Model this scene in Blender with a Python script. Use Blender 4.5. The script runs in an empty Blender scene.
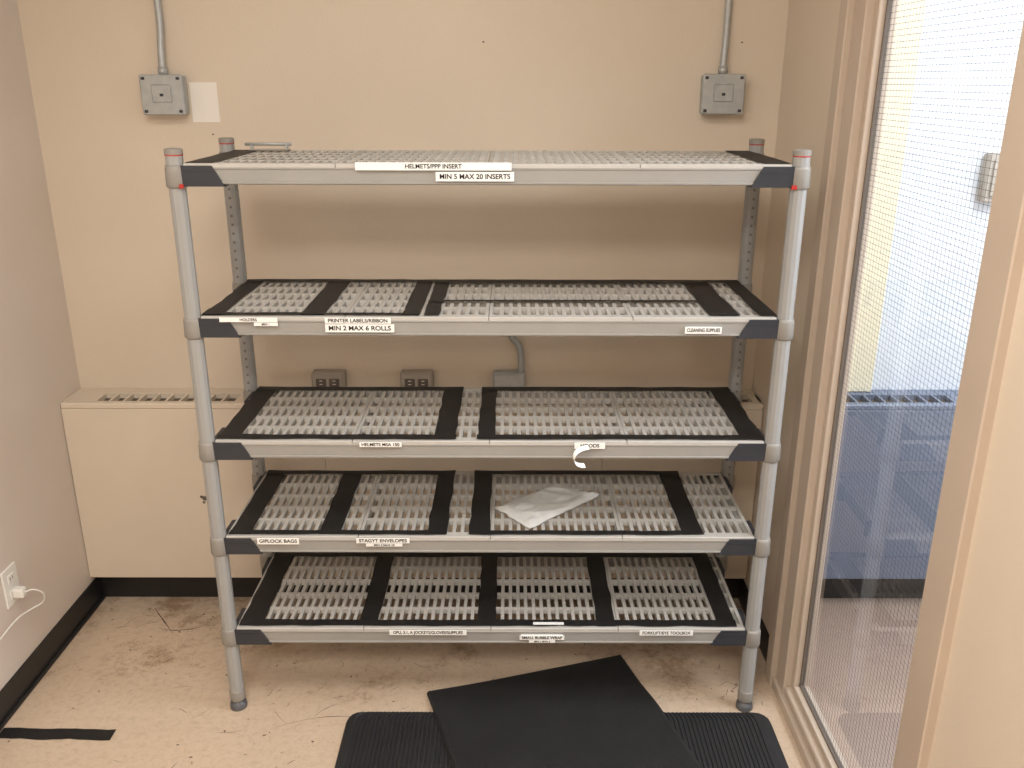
import bpy, math, random
from mathutils import Vector, Matrix, noise
random.seed(4)
S=bpy.context.scene
def lin(c):
    o=[]
    for v in c:
        v/=255
        o.append(v/12.92 if v<=.04045 else ((v+.055)/1.055)**2.4)
    return (*o,1)
# ---------------------------------------------------------------- materials
def new(name):
    m=bpy.data.materials.new(name); m.use_nodes=True
    nt=m.node_tree; return m,nt,nt.nodes['Principled BSDF']
def mat(name,col,rough=.5,metal=0,var=.0,scale=8,bump=0,bscale=60,spec=.5,col2=None,lo=.35,hi=.7):
    m,nt,b=new(name)
    b.inputs['Roughness'].default_value=rough; b.inputs['Metallic'].default_value=metal
    b.inputs['Specular IOR Level'].default_value=spec
    N=nt.nodes;L=nt.links
    tc=N.new('ShaderNodeTexCoord')
    c=lin(col)
    c2=lin(col2) if col2 else tuple(max(0,x*(1-var)) for x in c[:3])+(1,)
    n=N.new('ShaderNodeTexNoise');n.inputs['Scale'].default_value=scale;n.inputs['Detail'].default_value=6
    L.new(tc.outputs['Object'],n.inputs['Vector'])
    r=N.new('ShaderNodeValToRGB');r.color_ramp.elements[0].position=lo;r.color_ramp.elements[1].position=hi
    r.color_ramp.elements[0].color=c2;r.color_ramp.elements[1].color=c
    L.new(n.outputs['Fac'],r.inputs['Fac']);L.new(r.outputs['Color'],b.inputs['Base Color'])
    if bump:
        n2=N.new('ShaderNodeTexNoise');n2.inputs['Scale'].default_value=bscale;n2.inputs['Detail'].default_value=3
        L.new(tc.outputs['Object'],n2.inputs['Vector'])
        bp=N.new('ShaderNodeBump');bp.inputs['Strength'].default_value=bump;bp.inputs['Distance'].default_value=.002
        L.new(n2.outputs['Fac'],bp.inputs['Height']);L.new(bp.outputs['Normal'],b.inputs['Normal'])
    return m
M={}
M['wall']=mat('wall_paint_beige',(219,205,187),.5,var=.05,scale=1.6,bump=.25,bscale=140)
M['walll']=mat('wall_paint_left_daylit',(218,207,198),.5,var=.05,scale=1.6,bump=.25,bscale=140)  # wall beige made greyer: daylight from the glass put into the colour
M['patch']=mat('wall_patch_paint',(240,235,228),.6,var=.03)
M['ceil']=mat('ceiling_paint',(235,234,230),.8,var=.03)
M['conv']=mat('convector_enamel',(217,204,187),.4,var=.05,scale=3)
M['blue']=mat('blue_enamel',(118,128,148),.4,var=.1,scale=3)
M['hallw']=mat('hall_wall_white',(222,228,236),.5,var=.03)
M['hally']=mat('hall_wall_cream',(236,228,202),.5,var=.03)
M['base']=mat('baseboard_vinyl_black',(34,33,34),.45,var=.3,scale=20)
M['frame']=mat('window_frame_paint',(194,178,162),.38,var=.05,scale=5)
M['gasket']=mat('gasket_dark',(105,95,86),.6,var=.1)
M['post']=mat('post_grey_polymer',(158,158,157),.42,var=.02,scale=5)
M['notch']=mat('post_notch',(112,110,106),.5)
M['beam']=mat('beam_grey_polymer',(154,152,148),.38,var=.06,scale=10)
M['collar']=mat('collar_grey',(146,142,136),.45,var=.05)
M['wedge']=mat('corner_dark_polymer',(50,53,60),.45,var=.15)
M['grid']=mat('grid_mat_polymer',(190,187,182),.45,var=.07,scale=10)
M['tape']=mat('gaffer_tape_black',(26,25,26),.6,var=.35,scale=40,bump=.4,bscale=200)
M['red']=mat('red_clip',(180,48,42),.4)
M['foot']=mat('levelling_foot_grey',(100,102,106),.4,metal=.3)
M['label']=mat('label_white',(242,242,240),.5,var=.02)
M['ink']=mat('label_ink',(12,12,14),.6)
M['galv']=mat('galvanised_steel',(182,185,185),.42,metal=.3,var=.15,scale=40)
M['galvd']=mat('box_dark_screw',(70,70,72),.5,metal=.4)
M['plate']=mat('outlet_plate_grey',(172,164,154),.5,metal=.1,var=.1)
M['outl']=mat('outlet_face_brown',(96,86,78),.5)
M['scuff']=mat('floor_scuff_brown',(92,76,62),.7,var=.3,scale=60)
M['white']=mat('plastic_white',(232,230,225),.35,var=.02)
M['dark']=mat('slot_dark',(22,20,19),.8)
M['vent']=mat('vent_slot_dark',(95,86,76),.7)
M['bag']=mat('bag_plastic_film',(222,222,220),.28,var=.06,scale=30)
def rubber(name,col):
    m,nt,b=new(name);N=nt.nodes;L=nt.links
    tc=N.new('ShaderNodeTexCoord')
    n=N.new('ShaderNodeTexNoise');n.inputs['Scale'].default_value=9;n.inputs['Detail'].default_value=8
    L.new(tc.outputs['Object'],n.inputs['Vector'])
    r=N.new('ShaderNodeValToRGB');r.color_ramp.elements[0].color=lin([x*.8 for x in col]);r.color_ramp.elements[1].color=lin([x*1.25 for x in col])
    L.new(n.outputs['Fac'],r.inputs['Fac']);L.new(r.outputs['Color'],b.inputs['Base Color'])
    b.inputs['Roughness'].default_value=.62
    return m
M['rub']=rubber('rubber_black',(34,34,36))
M['rub2']=rubber('rubber_charcoal',(33,33,34))
# floor
def floor_mat(nm,c0,c1,amt,dirt=True):
    m,nt,b=new(nm);N=nt.nodes;L=nt.links
    tc=N.new('ShaderNodeTexCoord')
    def noi(s,d,stretch=None,rough=.6):
        n=N.new('ShaderNodeTexNoise');n.inputs['Scale'].default_value=s;n.inputs['Detail'].default_value=d;n.inputs['Roughness'].default_value=rough
        if stretch:
            mp=N.new('ShaderNodeMapping');mp.inputs['Scale'].default_value=stretch[:3];mp.inputs['Rotation'].default_value=(0,0,stretch[3])
            mp.inputs['Location'].default_value=(stretch[3]*7,3.1,0)
            L.new(tc.outputs['Object'],mp.inputs['Vector']);L.new(mp.outputs['Vector'],n.inputs['Vector'])
        else: L.new(tc.outputs['Object'],n.inputs['Vector'])
        return n.outputs['Fac']
    def ramp(n,p0,p1,a,bb):
        r=N.new('ShaderNodeValToRGB');r.color_ramp.elements[0].position=p0;r.color_ramp.elements[1].position=p1
        r.color_ramp.elements[0].color=a;r.color_ramp.elements[1].color=bb;L.new(n,r.inputs['Fac']);return r.outputs['Color']
    def math_(op,a,bv):
        q=N.new('ShaderNodeMath');q.operation=op
        for i,x in enumerate((a,bv)):
            if isinstance(x,(int,float)):q.inputs[i].default_value=x
            else:L.new(x,q.inputs[i])
        return q.outputs[0]
    base=ramp(noi(1.6,6),.3,.7,lin(c0),lin(c1))
    W=(1,1,1,1)
    ds=[(ramp(noi(45,8,rough=.9),.40,.52,(.82,.79,.75,1),W),amt),
        (ramp(noi(3,12,(1,14,1,.5),.9),.34,.40,(.42,.37,.32,1),W),amt*.8),
        (ramp(noi(3,12,(14,1,1,.25),.9),.34,.40,(.48,.43,.38,1),W),amt*.8),
        (ramp(noi(2.2,12,(10,1,1,-.9),.9),.34,.38,(.40,.35,.30,1),W),amt*.8),
        (ramp(noi(7,14,(1,1,1,.7),.85),.33,.39,(.34,.28,.23,1),W),amt)]
    if dirt:
        sp=N.new('ShaderNodeSeparateXYZ');L.new(tc.outputs['Object'],sp.inputs[0])
        gy=N.new('ShaderNodeMapRange');gy.inputs['From Min'].default_value=2.15;gy.inputs['From Max'].default_value=2.75;gy.clamp=True
        L.new(sp.outputs[1],gy.inputs[0])
        nn=noi(3.2,14,None,.85)
        s_=math_('SUBTRACT',nn,math_('MULTIPLY',gy.outputs[0],.12))
        ds.append((ramp(s_,.33,.43,(.50,.42,.35,1),W),amt))
    cur=base
    for d,a in ds:
        x=N.new('ShaderNodeMix');x.data_type='RGBA';x.blend_type='MULTIPLY';x.inputs[0].default_value=a
        L.new(cur,x.inputs[6]);L.new(d,x.inputs[7]);cur=x.outputs[2]
    L.new(cur,b.inputs['Base Color'])
    b.inputs['Roughness'].default_value=.33
    return m
M['floor']=floor_mat('floor_vinyl_tan',(202,180,158),(210,190,168),.85)
M['floor2']=floor_mat('floor_hall_brown',(162,140,127),(176,154,140),.5,False)
# wired glass
def glass_mat():
    m=bpy.data.materials.new('wired_glass');m.use_nodes=True;nt=m.node_tree;N=nt.nodes;L=nt.links
    for n in list(N):N.remove(n)
    out=N.new('ShaderNodeOutputMaterial')
    tr=N.new('ShaderNodeBsdfTransparent');tr.inputs['Color'].default_value=(.93,.95,.95,1)
    gl=N.new('ShaderNodeBsdfGlossy');gl.inputs['Roughness'].default_value=.01
    fr=N.new('ShaderNodeFresnel');fr.inputs['IOR'].default_value=1.5
    fm=N.new('ShaderNodeMath');fm.operation='MULTIPLY';fm.inputs[1].default_value=1.7;L.new(fr.outputs[0],fm.inputs[0])
    fm.use_clamp=True
    m1=N.new('ShaderNodeMixShader');L.new(fm.outputs[0],m1.inputs[0]);L.new(tr.outputs[0],m1.inputs[1]);L.new(gl.outputs[0],m1.inputs[2])
    tc=N.new('ShaderNodeTexCoord');sp=N.new('ShaderNodeSeparateXYZ');L.new(tc.outputs['Object'],sp.inputs[0])
    outs=[]
    for ax in (1,2):
        w=N.new('ShaderNodeMath');w.operation='FLOORED_MODULO';L.new(sp.outputs[ax],w.inputs[0]);w.inputs[1].default_value=.0127 if ax==2 else .0160
        c=N.new('ShaderNodeMath');c.operation='LESS_THAN';L.new(w.outputs[0],c.inputs[0]);c.inputs[1].default_value=.0013 if ax==1 else .0008
        outs.append(c)
    mx=N.new('ShaderNodeMath');mx.operation='MAXIMUM';L.new(outs[0].outputs[0],mx.inputs[0]);L.new(outs[1].outputs[0],mx.inputs[1])
    df=N.new('ShaderNodeBsdfDiffuse');df.inputs['Color'].default_value=(.10,.10,.105,1)
    m2=N.new('ShaderNodeMixShader');L.new(mx.outputs[0],m2.inputs[0]);L.new(m1.outputs[0],m2.inputs[1]);L.new(df.outputs[0],m2.inputs[2])
    L.new(m2.outputs[0],out.inputs['Surface'])
    return m
M['glass']=glass_mat()
# ---------------------------------------------------------------- mesh builder
class B:
    def __init__(s): s.v=[];s.f=[];s.m=[];s.sm=[];s.mats=[]
    def mi(s,k):
        if k not in s.mats:s.mats.append(k)
        return s.mats.index(k)
    def add(s,vs,fs,k,smooth=False):
        o=len(s.v);s.v+=[tuple(x) for x in vs];i=s.mi(k)
        for f in fs:s.f.append([o+a for a in f]);s.m.append(i);s.sm.append(smooth)
    def box(s,x0,x1,y0,y1,z0,z1,k,c=0):
        if c<=0:
            vs=[(x,y,z) for z in (z0,z1) for y in (y0,y1) for x in (x0,x1)]
            s.add(vs,[(0,2,3,1),(4,5,7,6),(0,1,5,4),(2,6,7,3),(0,4,6,2),(1,3,7,5)],k)
        else:  # chamfered box
            vs=[];idx={}
            for sx in (0,1):
                for sy in (0,1):
                    for sz in (0,1):
                        X=(x0,x1)[sx];Y=(y0,y1)[sy];Z=(z0,z1)[sz]
                        cx=c if sx==0 else -c;cy=c if sy==0 else -c;cz=c if sz==0 else -c
                        idx[(sx,sy,sz)]=len(vs)
                        vs+=[(X,Y+cy,Z+cz),(X+cx,Y,Z+cz),(X+cx,Y+cy,Z)]
            I=lambda a,b,cc,ax: idx[(a,b,cc)]+ax
            fs=[]
            for q in (0,1):
                fs.append([I(q,0,0,0),I(q,1,0,0),I(q,1,1,0),I(q,0,1,0)])
                fs.append([I(0,q,0,1),I(1,q,0,1),I(1,q,1,1),I(0,q,1,1)])
                fs.append([I(0,0,q,2),I(1,0,q,2),I(1,1,q,2),I(0,1,q,2)])
            for a in (0,1):
                for b_ in (0,1):
                    fs.append([I(a,b_,0,0),I(a,b_,1,0),I(a,b_,1,1),I(a,b_,0,1)])
                    fs.append([I(a,0,b_,0),I(a,1,b_,0),I(a,1,b_,2),I(a,0,b_,2)])
                    fs.append([I(0,a,b_,1),I(1,a,b_,1),I(1,a,b_,2),I(0,a,b_,2)])
                    for d in (0,1): fs.append([I(a,b_,d,0),I(a,b_,d,1),I(a,b_,d,2)])
            s.add(vs,fs,k)
    def lathe(s,cx,cy,prof,n,k,smooth=True,rot=0,sq=0):
        vs=[];fs=[]
        for r,z in prof:
            for i in range(n):
                a=rot+2*math.pi*i/n;vs.append((cx+r*math.cos(a),cy+r*math.sin(a),z))
        for j in range(len(prof)-1):
            for i in range(n):
                i2=(i+1)%n;fs.append((j*n+i,j*n+i2,(j+1)*n+i2,(j+1)*n+i))
        fs.append(list(range(n))[::-1]);fs.append([(len(prof)-1)*n+i for i in range(n)])
        s.add(vs,fs,k,smooth)
    def prism(s,poly,y0,y1,k):   # poly in xz
        n=len(poly);vs=[(x,y0,z) for x,z in poly]+[(x,y1,z) for x,z in poly]
        fs=[list(range(n)),[n+i for i in range(n)][::-1]]+[(i,n+i,n+(i+1)%n,(i+1)%n) for i in range(n)]
        s.add(vs,fs,k)
    def tube(s,pts,r,k,n=12):
        pts=[Vector(p) for p in pts];vs=[];fs=[]
        up=None
        for i,p in enumerate(pts):
            t=(pts[min(i+1,len(pts)-1)]-pts[max(i-1,0)]).normalized()
            a=Vector((1,0,0)) if abs(t.x)<.8 else Vector((0,1,0))
            if up is None: up=(a-t*a.dot(t)).normalized()
            else: up=(up-t*up.dot(t)).normalized()
            w=t.cross(up)
            for j in range(n):
                q=2*math.pi*j/n;vs.append(p+(up*math.cos(q)+w*math.sin(q))*r)
        for i in range(len(pts)-1):
            for j in range(n):
                j2=(j+1)%n;fs.append((i*n+j,i*n+j2,(i+1)*n+j2,(i+1)*n+j))
        fs.append(list(range(n))[::-1]);fs.append([(len(pts)-1)*n+j for j in range(n)])
        s.add(vs,fs,k,True)
    def obj(s,name,parent=None,loc=None,rotz=0):
        me=bpy.data.meshes.new(name);me.from_pydata(s.v,[],s.f)
        for k in s.mats:me.materials.append(M[k])
        me.polygons.foreach_set('material_index',s.m);me.polygons.foreach_set('use_smooth',s.sm)
        import bmesh
        bm=bmesh.new();bm.from_mesh(me);bmesh.ops.recalc_face_normals(bm,faces=bm.faces);bm.to_mesh(me);bm.free()
        me.update()
        o=bpy.data.objects.new(name,me);S.collection.objects.link(o)
        if loc:o.location=loc
        o.rotation_euler[2]=rotz
        if parent:o.parent=parent
        return o
def empty(name):
    e=bpy.data.objects.new(name,None);S.collection.objects.link(e);return e
def spline(cps,n=8):
    P=[Vector(c) for c in cps];P=[P[0]*2-P[1]]+P+[P[-1]*2-P[-2]];o=[]
    for i in range(1,len(P)-2):
        for j in range(n):
            t=j/n;a,b,c,d=P[i-1:i+3]
            o.append(.5*((2*b)+(c-a)*t+(2*a-5*b+4*c-d)*t*t+(3*b-a-3*c+d)*t**3))
    o.append(P[-2]);return o
# ---------------------------------------------------------------- room
XL,XR,YW,YF,ZC=-1.472,.82,2.853,-1.6,2.65
WT=.06
def one(name,*a,**k):
    b=B();b.box(*a,**k);return b.obj(name)
one('floor',XL-.1,XR+WT,YF-.1,YW+.1,-.1,0,'floor')
one('floor_hall',XR+WT,2.7,YF-.1,YW+.1,-.1,0,'floor2')
one('ceiling',XL-.1,2.7,YF-.1,YW+.1,ZC,ZC+.1,'ceil')
b=B();b.box(XL-.1,1.215,YW,YW+.1,0,ZC,'wall');b.obj('wall_back')
one('wall_left',XL-.1,XL,YF,YW,0,ZC,'walll')
one('wall_front',XL-.1,2.7,YF-.1,YF,0,ZC,'wall')
G0,G1=1.52,2.17          # glass extents
F0,F1=1.405,2.325         # frame extents
ZH=2.25
b=B();b.box(XR,XR+WT,YF,F0,0,ZC,'wall');b.box(XR,XR+WT,F1,YW,0,ZC,'wall');b.box(XR,XR+WT,F0,F1,ZH,ZC,'wall')
b.obj('wall_right')
b=B();b.box(1.215,2.7,YW,YW+.1,0,ZC,'hallw');b.obj('wall_hall_back')
one('wall_hall_right',2.6,2.7,YF,YW,0,ZC,'hallw')
# window frame (hollow metal profile) + wired glass
w=B();XO=XR+WT+.004
w.box(XR-.028,XO,F1-.055,F1,0,ZH,'frame',.003)       # outer jamb flange
w.box(XR-.012,XO-.002,G1+.025,F1-.055,0,ZH,'frame',.003)
w.box(XR+.008,XR+.052,G1,G1+.025,.06,ZH,'frame',.002)
w.box(XR-.020,XO,F0,G0-.02,0,ZH,'frame',.003)
w.box(XR+.0,XR+.052,G0-.02,G0,.06,ZH,'frame',.002)
w.box(XR-.022,XO,G0-.02,F1-.055,0,.035,'frame',.003)   # bottom rail
w.box(XR-.010,XO-.002,G0-.02,G1+.025,.035,.062,'frame',.003)
w.box(XR+.008,XR+.052,G0,G1,.062,.082,'frame',.002)
w.box(XR-.020,XO,G0-.02,F1-.055,ZH-.08,ZH,'frame',.003)
w.box(XR+.024,XR+.036,G1-.006,G1,.082,ZH-.08,'gasket')
w.box(XR+.024,XR+.036,G0,G0+.006,.082,ZH-.08,'gasket')
w.box(XR+.024,XR+.036,G0,G1,.082,.088,'gasket')
W=empty('window_1')
w.obj('window_frame',W)
g=B();x=XR+.030;g.add([(x,G0,.082),(x,G1,.082),(x,G1,ZH-.08),(x,G0,ZH-.08)],[(0,1,2,3)],'glass');g.obj('glass_pane',W)
# baseboards
bl=B();bl.box(XL,XL+.006,YF,2.76,0,.095,'base',.001);bl.box(XL,XL+.016,YF,2.76,0,.012,'base',.003);bl.obj('baseboard_left')
bl=B();bl.box(XR-.006,XR,F1,2.76,0,.095,'base',.001);bl.obj('baseboard_right')
bl=B();bl.box(XR-.006,XR,YF,F0,0,.095,'base',.001);bl.obj('baseboard_right.001')
# ---------------------------------------------------------------- convector
def convector(name,x0,x1,k,seams):
    e=empty(name);y0,y1=2.700,YW-.001
    b=B()
    xs=[x0]+seams+[x1]
    for a,c in zip(xs[:-1],xs[1:]):
        b.box(a+.001,c-.001,y0,y0+.02,.118,.745,k,.002)
    b.box(x0,x1,y0+.004,y0+.022,.123,.745,k)
    # top with grille openings
    b.box(x0,x1,y0,y0+.028,.745,.765,k,.004)
    b.box(x0,x1,y1-.055,y1,.745,.765,k)
    b.box(x0,x1,y0+.022,y1,.745,.748,'vent')
    q=x0+.11
    b.box(x0,q,y0+.028,y1-.055,.745,.765,k)
    while q<x1-.1:
        n=10
        for i in range(n):
            if q+.046>x1-.02:break
            b.box(q+.038,q+.046,y0+.026,y1-.053,.747,.7645,k);q+=.046
        e2=min(q+.03,x1);b.box(q-.006,e2,y0+.026,y1-.053,.747,.765,k);q=e2-.008
    b.box(max(q,x1-.1),x1,y0+.028,y1-.055,.745,.765,k)
    b.obj('cover',e)
    b=B();b.box(x0,x1,2.765,y1,0,.128,'base');b.obj('kick_recess',e)
    return e
convector('wall_convector',XL+.001,XR-.001,'conv',[-.62,.30])
convector('blue_wall_convector',XR+WT+.008,2.59,'blue',[1.9])
d=B()
for (x,z,r) in ((-1.035,.425,.009),(-1.045,.43,.006),(-1.04,.41,.005),(-.98,.47,.003)):
    d.lathe(0,0,[(r,0),(r*.7,.0012)],7,'outl')
    n=14
    for i in range(len(d.v)-n,len(d.v)):
        vx,vy,vz=d.v[i];d.v[i]=(x+vx,2.699-vz,z+vy)
d.obj('convector_chipped_paint')
# ---------------------------------------------------------------- shelving
SH=empty('shelving_unit')
XC,FY,BY=-.059,2.177,2.5905
ZS=[1.5716,1.1956,.8578,.5737,.2801]
ZT=1.6057
posts=[(XC-.75,FY,1),(XC+.75,FY,1),(XC-.75,BY,0),(XC+.75,BY,0)]
for i,(px,py,fr) in enumerate(posts):
    b=B();R=.0205
    prof=[(R,.055)];z=.065
    if not fr:
        while z<ZT-.03:
            prof+=[(R,z),(R-.0006,z+.0006),(R-.0006,z+.0018),(R,z+.0024)];z+=.0254
    prof.append((R,ZT-.016))
    b.lathe(px,py,prof,12,'post',False,rot=math.pi/12)
    b.lathe(px,py,[(R+.0003,ZT-.017),(R+.0008,ZT-.0165),(R+.0008,ZT-.0140),(R,ZT-.0135)],16,'red' ,True)
    b.lathe(px,py,[(R+.001,ZT-.0140),(R+.001,ZT-.002),(R-.003,ZT)],16,'collar',False)
    b.lathe(px,py,[(.024,0),(.025,.004),(.023,.02),(.016,.024),(.016,.035)],16,'foot',True)
    b.lathe(px,py,[(.021,.03),(.022,.034),(.022,.06),(R,.066)],16,'collar',True)
    if not fr:
        z=.09
        while z<ZT-.05:
            b.box(px-.003,px+.003,py-R-.0008,py-R+.002,z,z+.007,'notch');z+=.0254
    b.obj('post_%d'%(i+1),SH)
def text(s,size,cx,y,cz,parent):
    c=bpy.data.curves.new('txt','FONT');c.body=s;c.size=size;c.align_x='CENTER';c.align_y='CENTER';c.offset=size*.022
    o=bpy.data.objects.new('txt',c);S.collection.objects.link(o)
    o.rotation_euler=(math.pi/2,0,0);o.location=(cx,y,cz)
    bpy.context.view_layer.update()
    dg=bpy.context.evaluated_depsgraph_get();me=bpy.data.meshes.new_from_object(o.evaluated_get(dg))
    me.transform(o.matrix_world);bpy.data.objects.remove(o)
    me.materials.clear();me.materials.append(M['ink'])
    t=bpy.data.objects.new('label_text',me);S.collection.objects.link(t);t.parent=parent
    return t
FB=FY-.012   # front plane of beam
tapes={
0:dict(dep=[(-.785,-.715),(.60,.67)],lon=[]),
1:dict(dep=[(-.785,-.735),(-.54,-.475),(-.28,-.235),(-.225,-.185),(.50,.575),(.625,.67)],
       lon=[(-.785,.67,1,.035),(-.785,-.235,0,.02),(-.225,.52,.36,.022),(-.225,.56,.9,.02)]),
2:dict(dep=[(-.785,-.725),(-.208,-.150),(-.092,-.045),(.61,.67)],lon=[(-.785,-.15,1,.035),(-.785,-.15,0,.03),(-.092,.67,1,.035),(-.092,.67,0,.03)]),
3:dict(dep=[(-.78,-.72),(-.535,-.475),(-.235,-.18),(-.118,-.062),(.47,.53)],lon=[(-.78,-.18,1,.03),(-.78,-.18,0,.022),(-.118,.53,1,.03),(-.118,.53,0,.022)]),
4:dict(dep=[(-.78,-.715),(-.44,-.385),(-.097,-.045),(.245,.30),(.59,.645)],lon=[(-.78,.645,1,.035),(-.78,.645,0,.03)]),
}
MX0,MX1=XC-.727,XC+.727
MY0,MY1=FY-.004,BY+.004
for k,z in enumerate(ZS):
    e=empty('shelf_%d'%(k+1));e.parent=SH
    b=B()
    zt=z-.008
    b.box(XC-.725,XC+.725,FB,FB+.028,zt-.042,zt,'beam',.004)
    b.box(XC-.725,XC+.725,FB-.0025,FB+.002,zt-.040,zt-.034,'beam',.001)
    b.box(XC-.725,XC+.725,FB-.002,FB+.002,zt-.006,zt-.001,'beam',.001)
    b.box(XC-.725,XC+.725,BY-.016,BY+.012,zt-.042,zt,'beam',.004)
    for sx in (-1,1):
        a=XC+sx*.728;b.box(min(a,a-sx*.024),max(a,a-sx*.024),FY+.01,BY-.01,zt-.042,zt,'beam',.004)
    for i in range(1,4):
        xx=XC-.727+i*.3635;b.box(xx-.012,xx+.012,FB+.025,BY-.01,zt-.034,zt-.004,'beam',.003)
    b.obj('frame',e)
    b=B()
    for px,py,fr in posts:
        s=1 if px<XC else -1
        x0=px+s*.018
        yy0,yy1=(FB-.004,FB+.03) if fr else (BY-.018,BY+.016)
        po=[(x0,zt-.046),(x0,zt+.003),(x0+s*.074,zt+.003),(x0+s*.102,zt-.046)]
        b.prism(po,yy0,yy1,'wedge')
        b.prism([(x0+s*.004,zt-.012),(x0+s*.004,zt-.008),(x0+s*.076,zt-.008),(x0+s*.078,zt-.012)],yy0-.001 if fr else yy0,yy1,'wedge')
        ya,yb=(py+.01,py+.10) if fr else (py-.10,py-.01)
        b.box(min(px+s*.006,px+s*.032),max(px+s*.006,px+s*.032),ya,yb,zt-.044,zt+.002,'wedge',.003)
        b.lathe(px,py,[(.0225,zt-.05),(.0255,zt-.046),(.0245,zt-.004),(.0222,zt+.004)],16,'collar',True)
        if k==0 and fr:
            b.box(px+s*.012,px+s*.022,FB-.012,FB-.002,zt-.050,zt-.040,'red',.001)
    b.obj('corner_brackets',e)
    b=B();t0=z-.016
    npan=4;pw=(MX1-MX0)/npan;rows=5
    for p in range(npan):
        a=MX0+p*pw+.0006;c=MX0+(p+1)*pw-.0006
        b.box(a,c,MY0-.009,MY0+.020,t0+.004,z,'grid',.0015);b.box(a,c,MY1-.018,MY1+.004,t0+.004,z,'grid',.0015)
        Y0,Y1=MY0+.018,MY1-.016;rh=(Y1-Y0)/rows
        for r in range(1,rows):
            yy=Y0+r*rh;b.box(a,c,yy-.0060,yy+.0060,t0,z-.0004,'grid')
        b.box(a,a+.009,Y0,Y1,t0,z-.0002,'grid');b.box(c-.009,c,Y0,Y1,t0,z-.0002,'grid')
        nb=15;iw=(c-a-.018)/nb
        for i in range(1,nb):
            xx=a+.009+i*iw;b.box(xx-.0050,xx+.0050,Y0,Y1,t0,z-.0006,'grid')
    b.obj('grid_mats',e)
    b=B();zz=z+.0008
    def strip(x0,x1,y0,y1):
        nx=max(1,int(abs(x1-x0)/.05));ny=max(1,int(abs(y1-y0)/.05));vs=[];fs=[]
        for j in range(ny+1):
            for i in range(nx+1):
                dx=random.uniform(-.0025,.0025);dy=random.uniform(-.0025,.0025)
                vs.append((x0+(x1-x0)*i/nx+dx,y0+(y1-y0)*j/ny+dy,zz+random.uniform(0,.0008)))
        for j in range(ny):
            for i in range(nx):
                q=j*(nx+1)+i;fs.append((q,q+1,q+nx+2,q+nx+1))
        b.add(vs,fs,'tape')
    for x0,x1 in tapes[k]['dep']:
        strip(x0,x1,MY0+.002,MY1-.002);zz+=.0004
    for x0,x1,f,hw in tapes[k]['lon']:
        yc=MY0+(MY1-MY0)*f;zz+=.0003
        y0,y1=yc-hw/2,yc+hw/2
        if f==0:y0,y1=MY0,MY0+hw
        if f==1:y0,y1=MY1-hw,MY1
        strip(x0,x1,y0,y1)
    if b.v:b.obj('tape_strips',e)
labels=[(0,-.374,-.002,.004,-.0145,'HELMETS/PPP INSERT',.0145),(0,-.183,.004,-.018,-.040,'MIN 5 MAX 20 INSERTS',.0165),
(1,-.736,-.59,.000,-.012,'HOLDERS',.010),(1,-.65,-.59,-.013,-.022,'MIN 1',.008),(1,-.471,-.305,.000,-.0155,'PRINTER LABELS/RIBBON',.0135),(1,-.471,-.297,-.017,-.038,'MIN 2 MAX 6 ROLLS',.0165),(1,.436,.529,-.022,-.040,'CLEANING SUPPLIES',.013),
(2,-.402,-.291,.000,-.014,'HELMETS MSA 150',.012),(2,.165,.246,.000,-.018,'HOODS',.014),
(3,-.698,-.583,.000,-.020,'GIPLOCK BAGS',.014),(3,-.426,-.28,.000,-.016,'STAGYT ENVELOPES',.0135),(3,-.40,-.30,-.017,-.026,'MIN 2 MAX 10',.009),
(4,-.348,-.128,.000,-.017,'GPU, 3.1, A JOCKEYS/GLOVES/SUPPLIES',.0135),(4,.023,.151,-.018,-.032,'SMALL BUBBLE WRAP',.0125),(4,.05,.125,-.033,-.042,'MIN 1 MAX 2',.008),(4,.365,.517,.000,-.017,'FORKLIFT/EYE TOOLBOX',.0135)]
for i,(k,x0,x1,a,c,s,sz) in enumerate(labels):
    z=ZS[k];y=FB-.009
    b=B();b.box(x0,x1,y,y+.0012,z+c,z+a,'label',.0003)
    b.box(x0+.004,x1-.004,y+.001,FB+.001,z+c+.002,min(z+a-.002,z-.009) if z+c+.002<z-.010 else z+c+.003,'label')
    o=b.obj('label_%d'%(i+1),SH)
    t=text(s,sz,(x0+x1)/2,y-.0006,z+(a+c)/2,SH)
    w_=max(v.co.x for v in t.data.vertices)-min(v.co.x for v in t.data.vertices);tw=(x1-x0)*.9
    cx=(x0+x1)/2
    if w_>tw*.8:
        for v in t.data.vertices:v.co.x=cx+(v.co.x-cx)*tw/w_
b=B();b.box(.062,.15,MY0+.004,MY0+.016,ZS[4]+.0042,ZS[4]+.005,'label');b.obj('label_17',SH)
# peeling label strip curl
vs=[];fs=[];n=20
for i in range(n+1):
    t=i/n;ang=t*math.pi*.95
    x=.200-.040*math.sin(ang)**.8;z0=ZS[2]-.006-.026*(1-math.cos(ang))
    for j in (0,1):
        vs.append((x+.004*j,FB-.0105-.014*math.sin(ang)-.010*j-.006*t,z0-.009*j+.003*t))
for i in range(n):fs.append((2*i,2*i+1,2*i+3,2*i+2))
b=B();b.add(vs,fs,'label',True);o=b.obj('label_peeling',SH)
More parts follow.
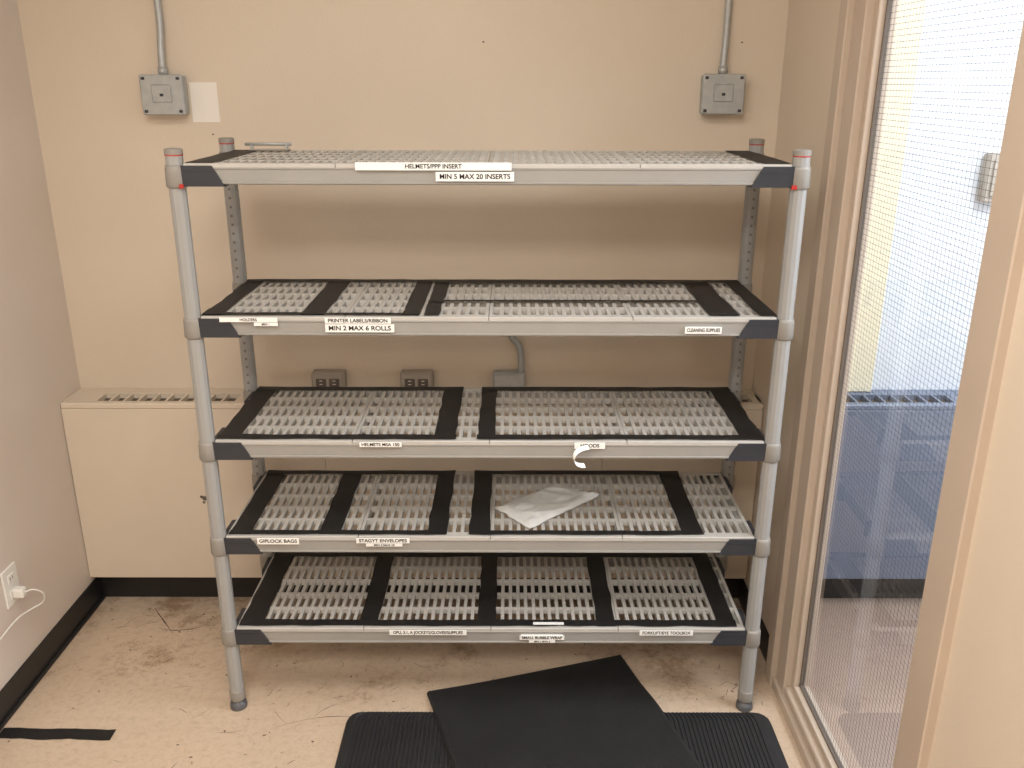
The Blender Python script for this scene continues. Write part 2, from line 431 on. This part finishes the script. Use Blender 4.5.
# ---------------------------------------------------------------- bag on shelf 4
poly=[(-.050,2.330),(.139,2.495),(.265,2.412),(.05,2.205)]
b=B();n=34;vs=[];fs=[]
P=[Vector(p) for p in poly]
for j in range(n+1):
    for i in range(n+1):
        u=i/n;v=j/n
        q=(P[0]*(1-u)+P[1]*u)*(1-v)+(P[3]*(1-u)+P[2]*u)*v
        edge=min(u,1-u,v,1-v)
        h=.003+.004*min(1,edge*6)+.008*abs(noise.noise(Vector((q.x*18,q.y*18,1.7))))+.004*abs(noise.noise(Vector((q.x*60,q.y*60,4))))
        if u>.85 and v>.6: h+=.02*(u-.85)/.15*(v-.6)/.4
        q=q+Vector((noise.noise(Vector((u*5,v*5,0))),noise.noise(Vector((u*5,v*5,9)))))*.006
        vs.append((q.x,q.y,ZS[3]+.004+h*(min(1,edge*10+.2))))
for j in range(n):
    for i in range(n):
        q=j*(n+1)+i;fs.append((q,q+1,q+n+2,q+n+1))
b.add(vs,fs,'bag',True)
b.add([(v[0],v[1],ZS[3]+.0034) for v in vs],fs,'bag')
b.obj('plastic_bag')
# ---------------------------------------------------------------- metal handle on top shelf
b=B();z=ZS[0]+.0015
b.box(-.74,-.625,2.555,2.575,z,z+.004,'plate',.001)
b.box(-.735,-.728,2.56,2.57,z,z+.016,'galv',.001);b.box(-.637,-.63,2.56,2.57,z,z+.016,'galv',.001)
b.tube([(-.75,2.565,z+.017),(-.62,2.565,z+.017)],.0045,'galv',8)
b.obj('metal_handle')
# ---------------------------------------------------------------- junction boxes and conduit
def jbox(name,cx,cz,bend):
    e=empty(name);b=B()
    b.box(cx-.058,cx+.058,YW-.055,YW,cz-.055,cz+.055,'galv',.003)
    b.box(cx-.064,cx+.064,YW-.060,YW-.053,cz-.058,cz+.058,'galv',.003)
    b.box(cx-.030,cx+.030,YW-.063,YW-.059,cz-.022,cz+.03,'galv',.003)
    for sx in (-1,1):
        for sz in (-1,1):
            b.box(cx+sx*.052-.005,cx+sx*.052+.005,YW-.063,YW-.059,cz+sz*.047-.004,cz+sz*.047+.004,'galvd',.001)
    b.box(cx-.005,cx+.005,YW-.066,YW-.062,cz-.004,cz+.004,'galvd',.001)
    b.obj('box',e)
    b=B();b.tube(spline([(cx,YW-.03,cz+.055),(cx,YW-.03,cz+.09),(cx+bend*.4,YW-.025,cz+.14),(cx+bend,YW-.014,cz+.20),(cx+bend,YW-.014,cz+.3),(cx+bend,YW-.014,ZC)]),.0105,'galv')
    b.tube([(cx,YW-.03,cz+.056),(cx,YW-.03,cz+.08)],.014,'galv')
    b.box(cx+bend-.03,cx+bend+.03,YW-.004,YW,cz+.42,cz+.44,'galv')
    b.obj('conduit',e);return e
jbox('junction_box_conduit',-1.052,1.717,.002)
jbox('junction_box_conduit',.632,1.722,.006)
one('wall_patch_plate',-.987,-.904,YW-.002,YW,1.636,1.753,'patch')
b=B()
for x,z in ((-.088,1.87),(.69,1.87),(-.93,1.6)):
    b.box(x-.003,x+.003,YW-.003,YW,z-.002,z+.002,'outl',.001)
b.obj('wall_screws')
def outlet(cx,cz):
    b=B();b.box(cx-.055,cx+.055,YW-.045,YW,cz-.036,cz+.032,'plate',.004)
    b.box(cx-.050,cx+.050,YW-.049,YW-.044,cz-.032,cz+.028,'plate',.002)
    for s in (-1,1):
        x=cx+s*.022;b.box(x-.017,x+.017,YW-.052,YW-.048,cz-.015,cz+.013,'outl',.002)
        for q in (-1,1):b.box(x-.005,x+.005,YW-.0526,YW-.0518,cz+q*.006-.0012,cz+q*.006+.0012,'label')
    return b.obj('duplex_outlet_box')
outlet(-.617,.803);outlet(-.32,.803)
e=empty('surface_box_conduit');b=B()
b.box(-.065,.045,YW-.045,YW,.766,.834,'galv',.004);b.box(-.06,.04,YW-.049,YW-.044,.770,.830,'galv',.002);b.obj('box',e)
b=B();b.tube(spline([(.03,YW-.026,.83),(.03,YW-.026,.885),(.022,YW-.026,.925),(0,YW-.026,.955),(-.012,YW-.026,1.0),(-.012,YW-.026,1.06)]),.011,'galv')
b.box(-.045,.02,YW-.04,YW,1.05,1.12,'galv',.003);b.obj('conduit',e)
# left wall outlet with plug and cord
e=empty('wall_outlet_with_cord');b=B()
cy,cz=2.265,.356
b.box(XL,XL+.006,cy-.037,cy+.037,cz-.059,cz+.059,'white',.002)
for s in (-1,1):
    b.box(XL+.005,XL+.009,cy-.017,cy+.017,cz+s*.024-.014,cz+s*.024+.014,'white',.002)
    for q in (-1,1):b.box(XL+.0085,XL+.0093,cy+q*.006-.001,cy+q*.006+.001,cz+s*.024-.004,cz+s*.024+.005,'dark')
b.obj('plate',e)
b=B();b.box(XL+.009,XL+.04,cy-.013,cy+.013,cz-.038,cz-.008,'white',.004)
b.tube(spline([(XL+.04,cy,cz-.023),(XL+.06,cy+.01,cz-.02),(XL+.075,cy+.03,cz-.045),(XL+.06,cy+.045,cz-.085),(XL+.03,cy+.03,cz-.10),(XL+.02,cy-.03,cz-.095),(XL+.02,cy-.12,cz-.10),(XL+.02,cy-.3,cz-.12)]),.0025,'white',8)
b.obj('plug_and_cord',e)
b=B();b.box(1.475,1.56,YW-.04,YW,1.40,1.55,'plate',.004);b.box(1.49,1.545,YW-.046,YW-.039,1.42,1.53,'plate',.002);b.obj('electrical_switch_box')
b=B();b.box(1.10,1.215,YW-.03,YW+.0,.766,ZC,'hally',.003);b.obj('trim_1')
# ---------------------------------------------------------------- floor tape
b=B();n=14;vs=[];fs=[]
for i in range(n+1):
    x=XL+.017+(i/n)*.325;off=.003*math.sin(i*.9)-.004*i/n
    vs+=[(x,2.036+off+random.uniform(-.002,.002),.0015),(x,2.08+off+random.uniform(-.002,.002),.0015)]
for i in range(n):fs.append((2*i,2*i+2,2*i+3,2*i+1))
b.add(vs,fs,'tape');b.obj('floor_tape')
# scuff marks and dirt flecks on the vinyl (flat marks on the floor)
b=B();rr=random.Random(11)
def scuff(x,y,a,l,w):
    n=7;vs=[];fs=[];c=rr.uniform(-.5,.5)
    for i in range(n+1):
        t=i/n;aa=a+c*(t-.5);px=x+math.cos(aa)*l*(t-.5);py=y+math.sin(aa)*l*(t-.5)
        ww=w*math.sin(math.pi*(t*.96+.02))*rr.uniform(.5,1.2)
        vs+=[(px-math.sin(aa)*ww,py+math.cos(aa)*ww,.0006),(px+math.sin(aa)*ww,py-math.cos(aa)*ww,.0006)]
    for i in range(n):fs.append((2*i,2*i+2,2*i+3,2*i+1))
    b.add(vs,fs,'scuff')
def okp(x,y):return XL+.05<x<XR-.06 and 1.6<y<2.74
for cx,cy,sp,num in ((-1.25,2.60,.16,26),(-.75,2.25,.28,30),(-.4,2.33,.3,26),(.35,2.5,.25,18),(.66,2.25,.09,16),(-1.0,1.9,.25,14),(-.62,2.02,.12,12),(.78,1.9,.03,3),(-.1,2.3,.3,12)):
    for _ in range(num):
        x=rr.gauss(cx,sp);y=rr.gauss(cy,sp*.6)
        if okp(x,y):
            if rr.random()<.4: scuff(x,y,rr.choice([.5,.9,-.6,0,1.4])+rr.uniform(-.3,.3),rr.uniform(.02,.09),rr.uniform(.0005,.0012))
            else: scuff(x,y,rr.uniform(0,3.1),rr.uniform(.004,.014),rr.uniform(.001,.003))
scuff(-1.20,2.62,-.9,.22,.0025);scuff(-1.12,2.56,.1,.16,.002);scuff(-.55,2.13,.15,.3,.0012)
b.obj('floor_scuff_marks')
# ---------------------------------------------------------------- mats
def ribmat(name,w,l,pitch,rh,k,th,zfun,loc,rz,corner=.03,margin=.02):
    x=margin
    prof=[(0,0),(0.004,th*.6),(margin*.8,th)]
    while x<w-margin-pitch:
        prof+=[(x,th-rh),(x+pitch*.35,th-rh),(x+pitch*.45,th),(x+pitch*.9,th)];x+=pitch
    prof+=[(w-margin*.8,th),(w-.004,th*.6),(w,0)]
    ys=[0,-.004,-corner*.33,-corner*.66,-corner]+[-corner-(l-2*corner)*i/24 for i in range(1,25)]
    ys+=[-l+corner*.66,-l+corner*.33,-l+.004,-l]
    b=B();vs=[];fs=[];n=len(prof)
    for j,y in enumerate(ys):
        de=min(-y,l+y)
        ins=0
        if de<corner: ins=corner-math.sqrt(max(0,corner**2-(corner-de)**2))
        for x,z in prof:
            xx=ins+x*(w-2*ins)/w
            zz=z
            if de<.002: zz=0
            elif de<.012: zz=min(z,th*.85)
            vs.append([xx,y,zz])
    for j in range(len(ys)-1):
        for i in range(n-1):
            q=j*n+i;fs.append((q,q+1,q+n+1,q+n))
    c,s=math.cos(rz),math.sin(rz)
    out=[]
    for x,y,z in vs:
        X=x*c-y*s+loc[0];Y=x*s+y*c+loc[1];out.append((X,Y,z+zfun(X,Y)+.001))
    b.add(out,fs,k);return b.obj(name)
ribmat('ribbed_floor_mat',1.23,.61,.0125,.0035,'rub',.012,lambda X,Y:0,(-.478,2.145),0,corner=.04,margin=.03)
def zf(X,Y):
    t=max(0,min(1,(2.30-Y)/.15));t=t*t*(3-2*t);return .0125*t
ribmat('ribbed_floor_mat',.642,.92,.0065,.0014,'rub2',.009,zf,(-.257,2.230),math.atan2(.192,.612),corner=.004,margin=.006)
# ---------------------------------------------------------------- lights
def area(name,loc,rot,sx,sy,e,col):
    l=bpy.data.lights.new(name,'AREA');l.shape='RECTANGLE';l.size=sx;l.size_y=sy;l.energy=e;l.color=col
    o=bpy.data.objects.new(name,l);S.collection.objects.link(o);o.location=loc;o.rotation_euler=rot;return o
def fixture(name,cx,cy,sx,sy,e,col):
    p=empty(name)
    b=B();b.box(cx-sx/2-.03,cx+sx/2+.03,cy-sy/2-.03,cy+sy/2+.03,ZC-.05,ZC,'white',.004);b.obj('housing',p)
    l=area('lamp',(cx,cy,ZC-.06),(0,0,0),sx,sy,e,col);l.parent=p
fixture('ceiling_light_fixture',-.35,.95,1.2,.6,26,(1,.955,.885))
fixture('ceiling_light_fixture',-.35,-.5,1.2,.6,50,(1,.955,.885))
fixture('ceiling_light_fixture',1.75,1.6,.6,1.2,58,(.90,.94,1))
area('hall_daylight',(2.5,1.2,1.5),(0,math.pi/2,0),1.8,2.2,30,(.90,.94,1))
w_=bpy.data.worlds.new('world');S.world=w_;w_.use_nodes=True
w_.node_tree.nodes['Background'].inputs[0].default_value=(.9,.95,1,1);w_.node_tree.nodes['Background'].inputs[1].default_value=.3
# ---------------------------------------------------------------- camera
cd=bpy.data.cameras.new('camera');cam=bpy.data.objects.new('camera',cd);S.collection.objects.link(cam)
cd.sensor_width=36;cd.lens=885.24/1024*36;cd.clip_start=.02
cam.matrix_world=Matrix.Translation((0,0,1.7592))@Matrix.Rotation(math.pi/2-.33,4,'X')@Matrix.Rotation(.0020,4,'Z')
S.camera=cam
S.view_settings.view_transform='Standard'
